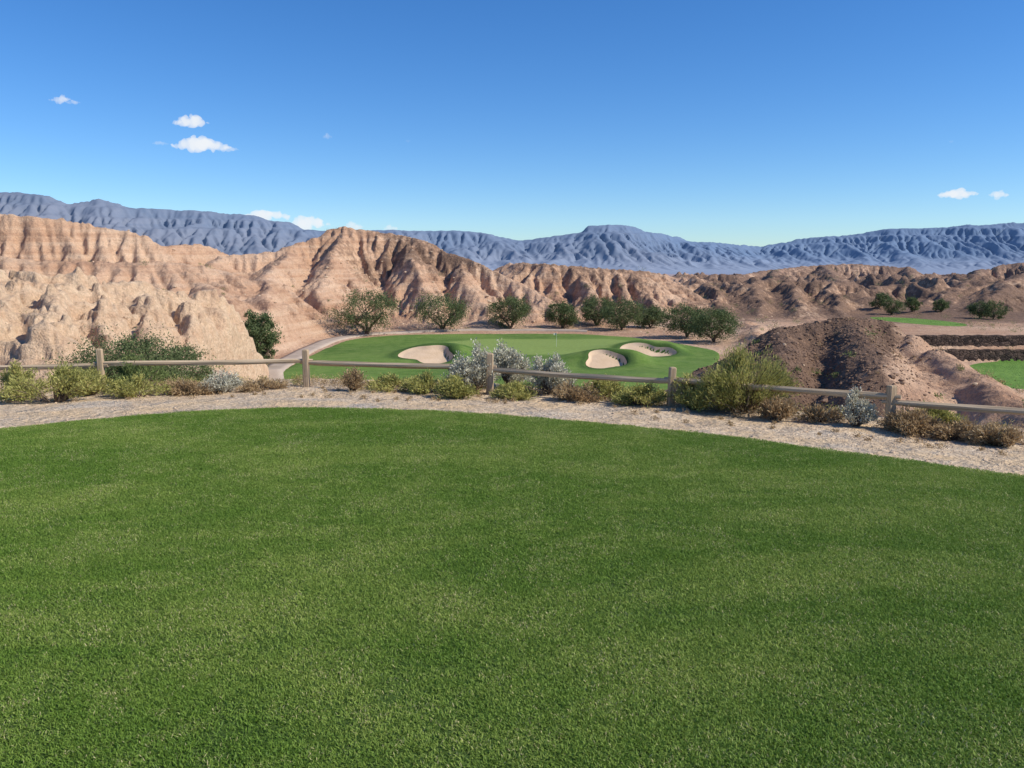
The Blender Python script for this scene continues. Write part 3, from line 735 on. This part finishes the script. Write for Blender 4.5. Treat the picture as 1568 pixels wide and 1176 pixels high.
seg=seg+dirc*(.27+r.uniform(-.07,.05,len(seg))[:,None]);kk=(seg[:,1]>2)&(np.abs(seg[:,0])<seg[:,1]*.72+1.2);seg=seg[kk]
gxx=np.concatenate([gxx,seg[:,0]]);gyy=np.concatenate([gyy,seg[:,1]])
ng=len(gxx);a=r.random(ng)*6.283;e=.5
cx=np.stack([np.cos(a),np.sin(a),0*a],1)*e*.7;cy=np.stack([-np.sin(a),np.cos(a),0*a],1)*e*.7
C0=np.stack([gxx,gyy,np.full(ng,.001)],1)
V=np.stack([C0-cx,C0-cy,C0+cx,C0+cy],1).reshape(-1,3)
inst=qmesh('tee_grass',V,np.arange(4*ng).reshape(-1,4),[MT],smooth=False)
inst.instance_type='FACES';inst.show_instancer_for_render=False;inst.show_instancer_for_viewport=False
blade.parent=inst
print('grass',ng,time.time()-T0)
# ------------------------------------------------------------------ clouds
cmats={}
def cloud(px,py,wpx,hpx,d,seed,dens=1.):
    r=np.random.default_rng(seed);c0=at(px,py,d);w=wpx/F*d;h=hpx/F*d
    if (d,dens) not in cmats:
        m=bpy.data.materials.new('self_lit_cloud_vapour');m.use_nodes=True;nt=m.node_tree;nt.nodes.clear()
        o=nt.nodes.new('ShaderNodeOutputMaterial');v=nt.nodes.new('ShaderNodeVolumePrincipled')
        v.inputs['Color'].default_value=(0,0,0,1);v.inputs['Density'].default_value=dens/(.010*d)*1.2
        v.inputs['Emission Strength'].default_value=dens/(.010*d)*1.2*.95;v.inputs['Emission Color'].default_value=(.93,.96,1,1)  # vapour glows evenly by itself in place of scattered sunlight
        nt.links.new(v.outputs[0],o.inputs['Volume']);cmats[(d,dens)]=m
    me=bpy.data.meshes.new('c');import bmesh
    bm=bmesh.new()
    for k in range(26):
        u=r.uniform(-1,1);s_=(1-abs(u)**1.5)*.42+.07
        mat_=__import__('mathutils').Matrix.Translation((u*w*.5,r.normal()*w*.08,(r.uniform(-.15,.35)*(1-abs(u)))*h))@__import__('mathutils').Matrix.Diagonal((s_*w*.22*r.uniform(.6,1.5),s_*w*.25,s_*h*r.uniform(.5,1.0),1))
        bmesh.ops.create_icosphere(bm,subdivisions=2,radius=1,matrix=mat_)
    bm.to_mesh(me);bm.free()
    o=bpy.data.objects.new('cloud',me);col.objects.link(o)
    md=o.modifiers.new('r','REMESH');md.mode='VOXEL';md.voxel_size=h/22
    dg=bpy.context.evaluated_depsgraph_get();me2=bpy.data.meshes.new_from_object(o.evaluated_get(dg));o.modifiers.clear()
    co=np.zeros(len(me2.vertices)*3,np.float32);me2.vertices.foreach_get('co',co);co=co.reshape(-1,3)
    n1=fbm(co[:,0]/(h*.5)+seed,co[:,2]/(h*.4)+co[:,1]/(h*.5),3,seed)
    co[:,2]+=n1*h*.16;co[:,0]+=fbm(co[:,2]/(h*.3)+seed,co[:,0]/(h*.4),3,seed+9)*h*.22
    me2.vertices.foreach_set('co',co.ravel());me2.materials.clear();me2.materials.append(cmats[(d,dens)])
    o.data=me2;o.location=c0
cloud(293,188,56,20,9000,1);cloud(306,224,86,26,9000,2);cloud(348,229,36,10,9000,3,.5);cloud(245,220,26,6,9000,4,.3)
cloud(92,153,34,12,9000,5,.8);cloud(112,157,24,6,9000,6,.4);cloud(501,210,16,9,9000,7,.4)
cloud(1466,298,62,16,9000,8);cloud(1530,299,34,11,9000,9,.8);cloud(625,216,8,5,9000,10,.25);cloud(1457,217,8,5,9000,11,.25)
cloud(405,332,84,20,26000,12);cloud(472,343,64,24,26000,13);cloud(540,349,34,16,26000,14,.8);cloud(598,350,26,10,26000,15,.7)
print('clouds',time.time()-T0)
# ------------------------------------------------------------------ light
SAZ,SEL=math.radians(103),math.radians(40)
w=bpy.data.worlds.new('World');sc.world=w;w.use_nodes=True;nt=w.node_tree
bg=nt.nodes['Background'];sk=nt.nodes.new('ShaderNodeTexSky');sk.sky_type='NISHITA';sk.sun_disc=False
sk.sun_elevation=SEL;sk.sun_rotation=SAZ;sk.altitude=1200;sk.air_density=1.0;sk.dust_density=.2;sk.ozone_density=2.2
hs=nt.nodes.new('ShaderNodeHueSaturation');hs.inputs['Saturation'].default_value=1.28
tn_=nt.nodes.new('ShaderNodeMix');tn_.data_type='RGBA';tn_.blend_type='MULTIPLY';tn_.inputs[0].default_value=1;tn_.inputs[7].default_value=(.88,1.10,1.38,1)
nt.links.new(sk.outputs[0],hs.inputs['Color']);nt.links.new(hs.outputs[0],tn_.inputs[6]);nt.links.new(tn_.outputs[2],bg.inputs['Color']);bg.inputs['Strength'].default_value=.106
sl=bpy.data.lights.new('sun','SUN');sl.energy=5;sl.angle=math.radians(.5);sl.color=(1,.95,.84)
so=bpy.data.objects.new('sun',sl);col.objects.link(so)
sd_=Vector((math.sin(SAZ)*math.cos(SEL),math.cos(SAZ)*math.cos(SEL),math.sin(SEL)))
so.rotation_euler=sd_.to_track_quat('Z','Y').to_euler()
sc.view_settings.view_transform='Standard';sc.view_settings.look='None';sc.view_settings.exposure=0
print('done',time.time()-T0)
